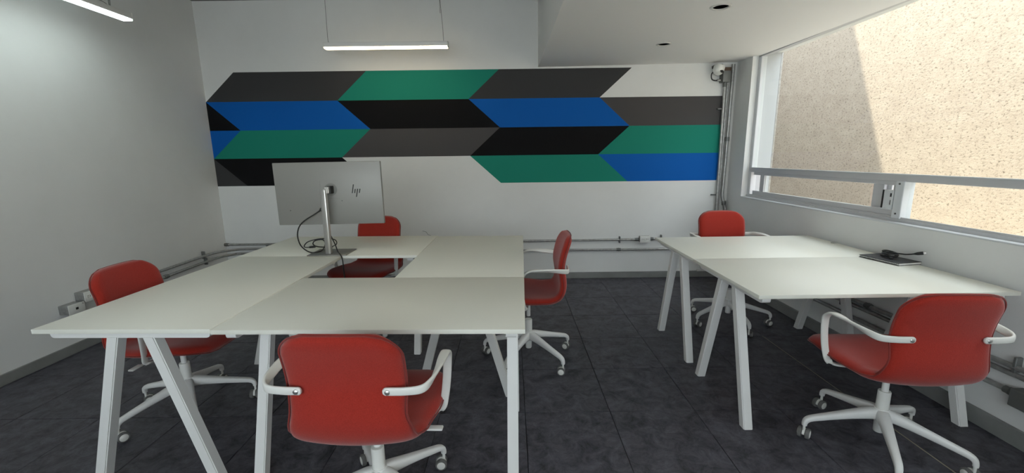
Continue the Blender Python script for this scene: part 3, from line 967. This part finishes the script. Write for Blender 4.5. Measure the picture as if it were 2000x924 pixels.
# ------------------------------------------------------------------ downlights in the soffit
for i, (x, y) in enumerate(SPOTS):
    if i > 1: lab = ('third recessed downlight counted from the mural wall', 'fourth recessed downlight counted from the mural wall')[i - 2]
    else: lab = ('recessed round downlight nearest the mural wall', 'recessed round downlight nearer the camera, at the top edge')[i]
    t = thing('downlight', lab, 'lamp', (x, y, soffit_z(x, y)), 0, 'recessed downlights')
    MB().lathe([(0.044, 0.0), (0.046, -0.005), (0.056, -0.006), (0.062, -0.003), (0.062, 0.0005), (0.0465, 0.0005)], 32).build('trim_ring', TRIMW, t)
    MB().lathe([(0.0455, 0.0), (0.0455, 0.10), (0.0, 0.10), (0.0, 0.098), (0.036, 0.098), (0.0425, 0.0)], 32).build('reflector_can', BLACK, t)
    MB().lathe([(0.0, 0.040), (0.026, 0.042), (0.030, 0.05), (0.030, 0.097), (0.0, 0.097)], 20).build('bulb', GREYP, t)

# ------------------------------------------------------------------ conduits, boxes and camera
def clamp(t, c, axis, r=0.015):
    """strap round a conduit with a screw head, standing vertical when the pipe is horizontal"""
    if axis == 'x': MB().box(c, (0.014, 0.034, 0.075), 0.003, 1).build('clamp', DGALV, t)
    elif axis == 'y': MB().box(c, (0.034, 0.014, 0.075), 0.003, 1).build('clamp', DGALV, t)
    else: MB().box(c, (0.075, 0.034, 0.014), 0.003, 1).build('clamp', DGALV, t)
def conduit(label, pts, r, clamps=(), couplings=(), k=6):
    t = thing('conduit', label, 'pipe', pts[0])
    o = Vector(pts[0])
    MB().tube(spline([Vector(p) - o for p in pts], k), r, 12).build('pipe', GALV, t)
    for c, a in clamps: clamp(t, Vector(c) - o, a)
    for c, a in couplings:
        q = Vector(c) - o
        mx = Matrix.Translation(q) @ (Matrix.Rotation(PI / 2, 4, 'Y') if a == 'x' else Matrix.Rotation(PI / 2, 4, 'X') if a == 'y' else Matrix.Identity(4))
        MB().lathe([(r, -0.022), (r + 0.005, -0.022), (r + 0.005, -0.004), (r + 0.007, -0.003), (r + 0.007, 0.003), (r + 0.005, 0.004), (r + 0.005, 0.022), (r, 0.022)], 14, mx).build('coupling', DGALV, t)
    return t
yc = YB - 0.022
conduit('upper grey conduit along the mural wall', [(XL + 0.01, yc, 0.443), (-1.5, yc, 0.443), (0.0, yc, 0.443), (1.405, yc, 0.443)], 0.0125, [((1.20, YB - 0.017, 0.443), 'x')], [((1.39, yc, 0.443), 'x'), ((-3.165, yc, 0.443), 'x')])
conduit('short grey conduit right of the wall socket', [(1.535, yc, 0.450), (1.8, yc, 0.447), (2.28, yc, 0.445)], 0.0125, [((1.66, YB - 0.017, 0.455), 'x')], [((1.55, yc, 0.450), 'x')])
xw = XL + 0.045
conduit('lower grey conduit curving from the left wall along the mural wall', [(XL + 0.05, 3.06, 0.325), (xw, 3.6, 0.333), (xw, 4.1, 0.342), (xw + 0.01, 4.36, 0.346), (xw + 0.08, 4.51, 0.345), (xw + 0.25, yc, 0.340), (-1.5, yc, 0.336), (0.3, yc, 0.333), (2.28, yc, 0.330)], 0.0125,
        [((XL + 0.03, 4.22, 0.346), 'y'), ((XL + 0.03, 3.3, 0.33), 'y')], [((1.19, yc, 0.3315), 'x'), ((xw, 3.69, 0.334), 'y')])
conduit('middle grey conduit curving round the left corner', [(XL + 0.05, 3.07, 0.396), (xw, 3.6, 0.398), (xw, 4.1, 0.405), (xw + 0.01, 4.34, 0.405), (xw + 0.08, 4.50, 0.398), (xw + 0.25, yc, 0.392), (-2.2, yc, 0.392), (-1.62, yc, 0.392)], 0.0125,
        [((XL + 0.03, 4.20, 0.415), 'y'), ((-2.72, YB - 0.017, 0.400), 'x')], [])
def wall_box(name, label, loc, rz, w, h, d, kind, plate=0.006):
    """box on a wall; local x along the wall, -y out of it"""
    t = thing(name, label, 'socket', loc, rz)
    MB().bx(-w / 2 + 0.003, w / 2 - 0.003, -d, 0, -h / 2 + 0.003, h / 2 - 0.003, 0.003, 1).build('box_body', GALV if kind != 'dark' else DGALV, t)
    if kind == 'dark': return t
    p = MB().bx(-w / 2, w / 2, -d - plate, -d, -h / 2, h / 2, 0.0025, 2).build('cover_plate', WPLAS, t)
    if kind == 'duplex':
        for sx in (-1, 1):
            MB().bx(sx * 0.024 - 0.017, sx * 0.024 + 0.017, -d - plate - 0.0012, -d - plate, -0.014, 0.014, 0.003, 1).build('receptacle', WPLAS, p)
            sl = MB()
            for (x, z, a, b) in ((-0.008, 0.005, 0.009, 0.002), (-0.008, -0.006, 0.007, 0.002), (0.006, 0.0, 0.004, 0.005)):
                sl.bx(sx * 0.024 + x - a / 2, sx * 0.024 + x + a / 2, -d - plate - 0.0017, -d - plate - 0.001, z - b / 2, z + b / 2)
            sl.build('slots', BLACK, p, False)
    if kind == 'data':
        MB().bx(-0.009, 0.009, -d - plate - 0.001, -d - plate + 0.001, -0.008, 0.008).build('data_port', BLACK, p, False)
        MB().bx(0.042, 0.047, -d - plate - 0.0007, -d - plate, 0.02, 0.026).build('screw', GREYP, p, False)
    return t
wall_box('socket_box', 'white double power socket on the mural wall conduit', (1.475, YB, 0.449), 0, 0.115, 0.075, 0.045, 'duplex')
wall_box('data_box', 'white data socket box on the left wall, nearest the camera', (XL, 2.862, 0.340), -PI / 2 + PI, 0.115, 0.072, 0.072, 'data')
wall_box('socket_box', 'white power socket on the left wall, half behind the red chair', (XL, 2.985, 0.397), PI / 2, 0.115, 0.075, 0.072, 'duplex')
wall_box('junction_box', 'small grey junction box ending the middle conduit behind the desks', (-1.57, YB, 0.392), 0, 0.1, 0.074, 0.05, 'dark')
xr = XR - 0.022
conduit('topmost grey conduit under the window', [(xr, 4.58, 0.372), (xr, 3.5, 0.372), (xr, 2.5, 0.372), (xr, 0.3, 0.372)], 0.0125, [((XR - 0.017, 1.80, 0.385), 'y')], [((xr, 2.62, 0.372), 'y')])
conduit('second grey conduit under the window', [(xr, 4.58, 0.336), (xr, 3.5, 0.336), (xr, 2.5, 0.336), (xr, 0.3, 0.336)], 0.0125, [((XR - 0.017, 2.84, 0.34), 'y')])
conduit('lowest grey conduit under the window, running into a box', [(xr, 4.58, 0.252), (xr, 3.5, 0.252), (xr, 2.5, 0.252), (xr, 1.78, 0.252)], 0.0125, [], [((xr, 1.80, 0.252), 'y')])
wall_box('junction_box', 'grey junction box at lower right under the window', (XR, 1.72, 0.243), -PI / 2, 0.115, 0.09, 0.06, 'dark')
# corner risers
conduit('vertical grey conduit beside the mural, below the camera box', [(2.232, YB - 0.03, 2.09), (2.235, YB - 0.03, 1.6), (2.242, YB - 0.03, 1.0), (2.250, YB - 0.03, 0.46)], 0.015, [((2.213, YB - 0.017, 1.83), 'z'), ((2.219, YB - 0.017, 0.93), 'z')], [((2.232, YB - 0.03, 2.07), 'z')])
conduit('thick vertical conduit in the corner, rising to the soffit', [(2.305, YB - 0.03, 2.27), (2.302, YB - 0.03, 1.6), (2.298, YB - 0.03, 1.05), (2.298, YB - 0.03, 0.92), (2.318, YB - 0.04, 0.83), (2.332, YB - 0.045, 0.74), (2.334, YB - 0.045, 0.46)], 0.0165, [], [((2.301, YB - 0.03, 1.52), 'z'), ((2.316, YB - 0.04, 0.84), 'z')])
conduit('thin middle conduit between the two corner risers', [(2.268, YB - 0.012, 2.20), (2.268, YB - 0.012, 1.5), (2.268, YB - 0.012, 0.46)], 0.011)
cb = thing('junction_box', 'grey junction box under the corner ceiling, feeding the camera', 'box', (2.222, YB, 2.145))
MB().bx(-0.040, 0.040, -0.085, 0.0, -0.055, 0.055, 0.004, 2).build('box_body', DGALV, cb)
MB().bx(-0.038, 0.055, -0.05, 0.0, 0.0555, 0.095, 0.002, 1).build('wood_block', WOOD, cb)['label'] = 'brown wooden block above the box'
cc = thing('security_camera', 'white dome security camera in the corner by the soffit', 'camera', (2.128, YB, 2.20))
MB().bx(-0.035, 0.035, -0.11, 0.0, 0.035, 0.062, 0.006, 2).build('bracket', GREYP, cc)
prof = [(0.0, 0.055), (0.040, 0.055), (0.050, 0.050), (0.054, 0.036), (0.054, 0.012)] + [(0.054 * math.cos(a), 0.012 - 0.060 * math.sin(a)) for a in [PI / 2 * q / 7 for q in range(1, 7)]] + [(0.0, -0.048)]
tilt = Matrix.Translation((0, -0.085, 0)) @ Matrix.Rotation(math.radians(12), 4, 'Y')
dm = MB().lathe(prof, 28, tilt).build('dome', WPLAS, cc)
MB().lathe([(0.0, 0.0), (0.020, 0.0), (0.024, 0.004), (0.012, 0.012), (0.0, 0.013)], 20, Matrix.Translation((0.014, -0.126, -0.014)) @ Matrix.Rotation(math.radians(62), 4, 'X') @ Matrix.Rotation(math.radians(20), 4, 'Y')).build('lens', BLACK, cc)
MB().tube(spline([(-0.03, -0.05, 0.0), (-0.052, -0.05, -0.03), (-0.045, -0.05, -0.075), (-0.01, -0.05, -0.09), (0.03, -0.05, -0.085)], 6), 0.006, 8).build('lead', CABLE, cc)
MB().lathe([(0.010, 0), (0.010, 0.035)], 12, Matrix.Translation((0.01, -0.05, -0.087)) @ Matrix.Rotation(PI / 2, 4, 'Y')).build('gland', GALV, cc)
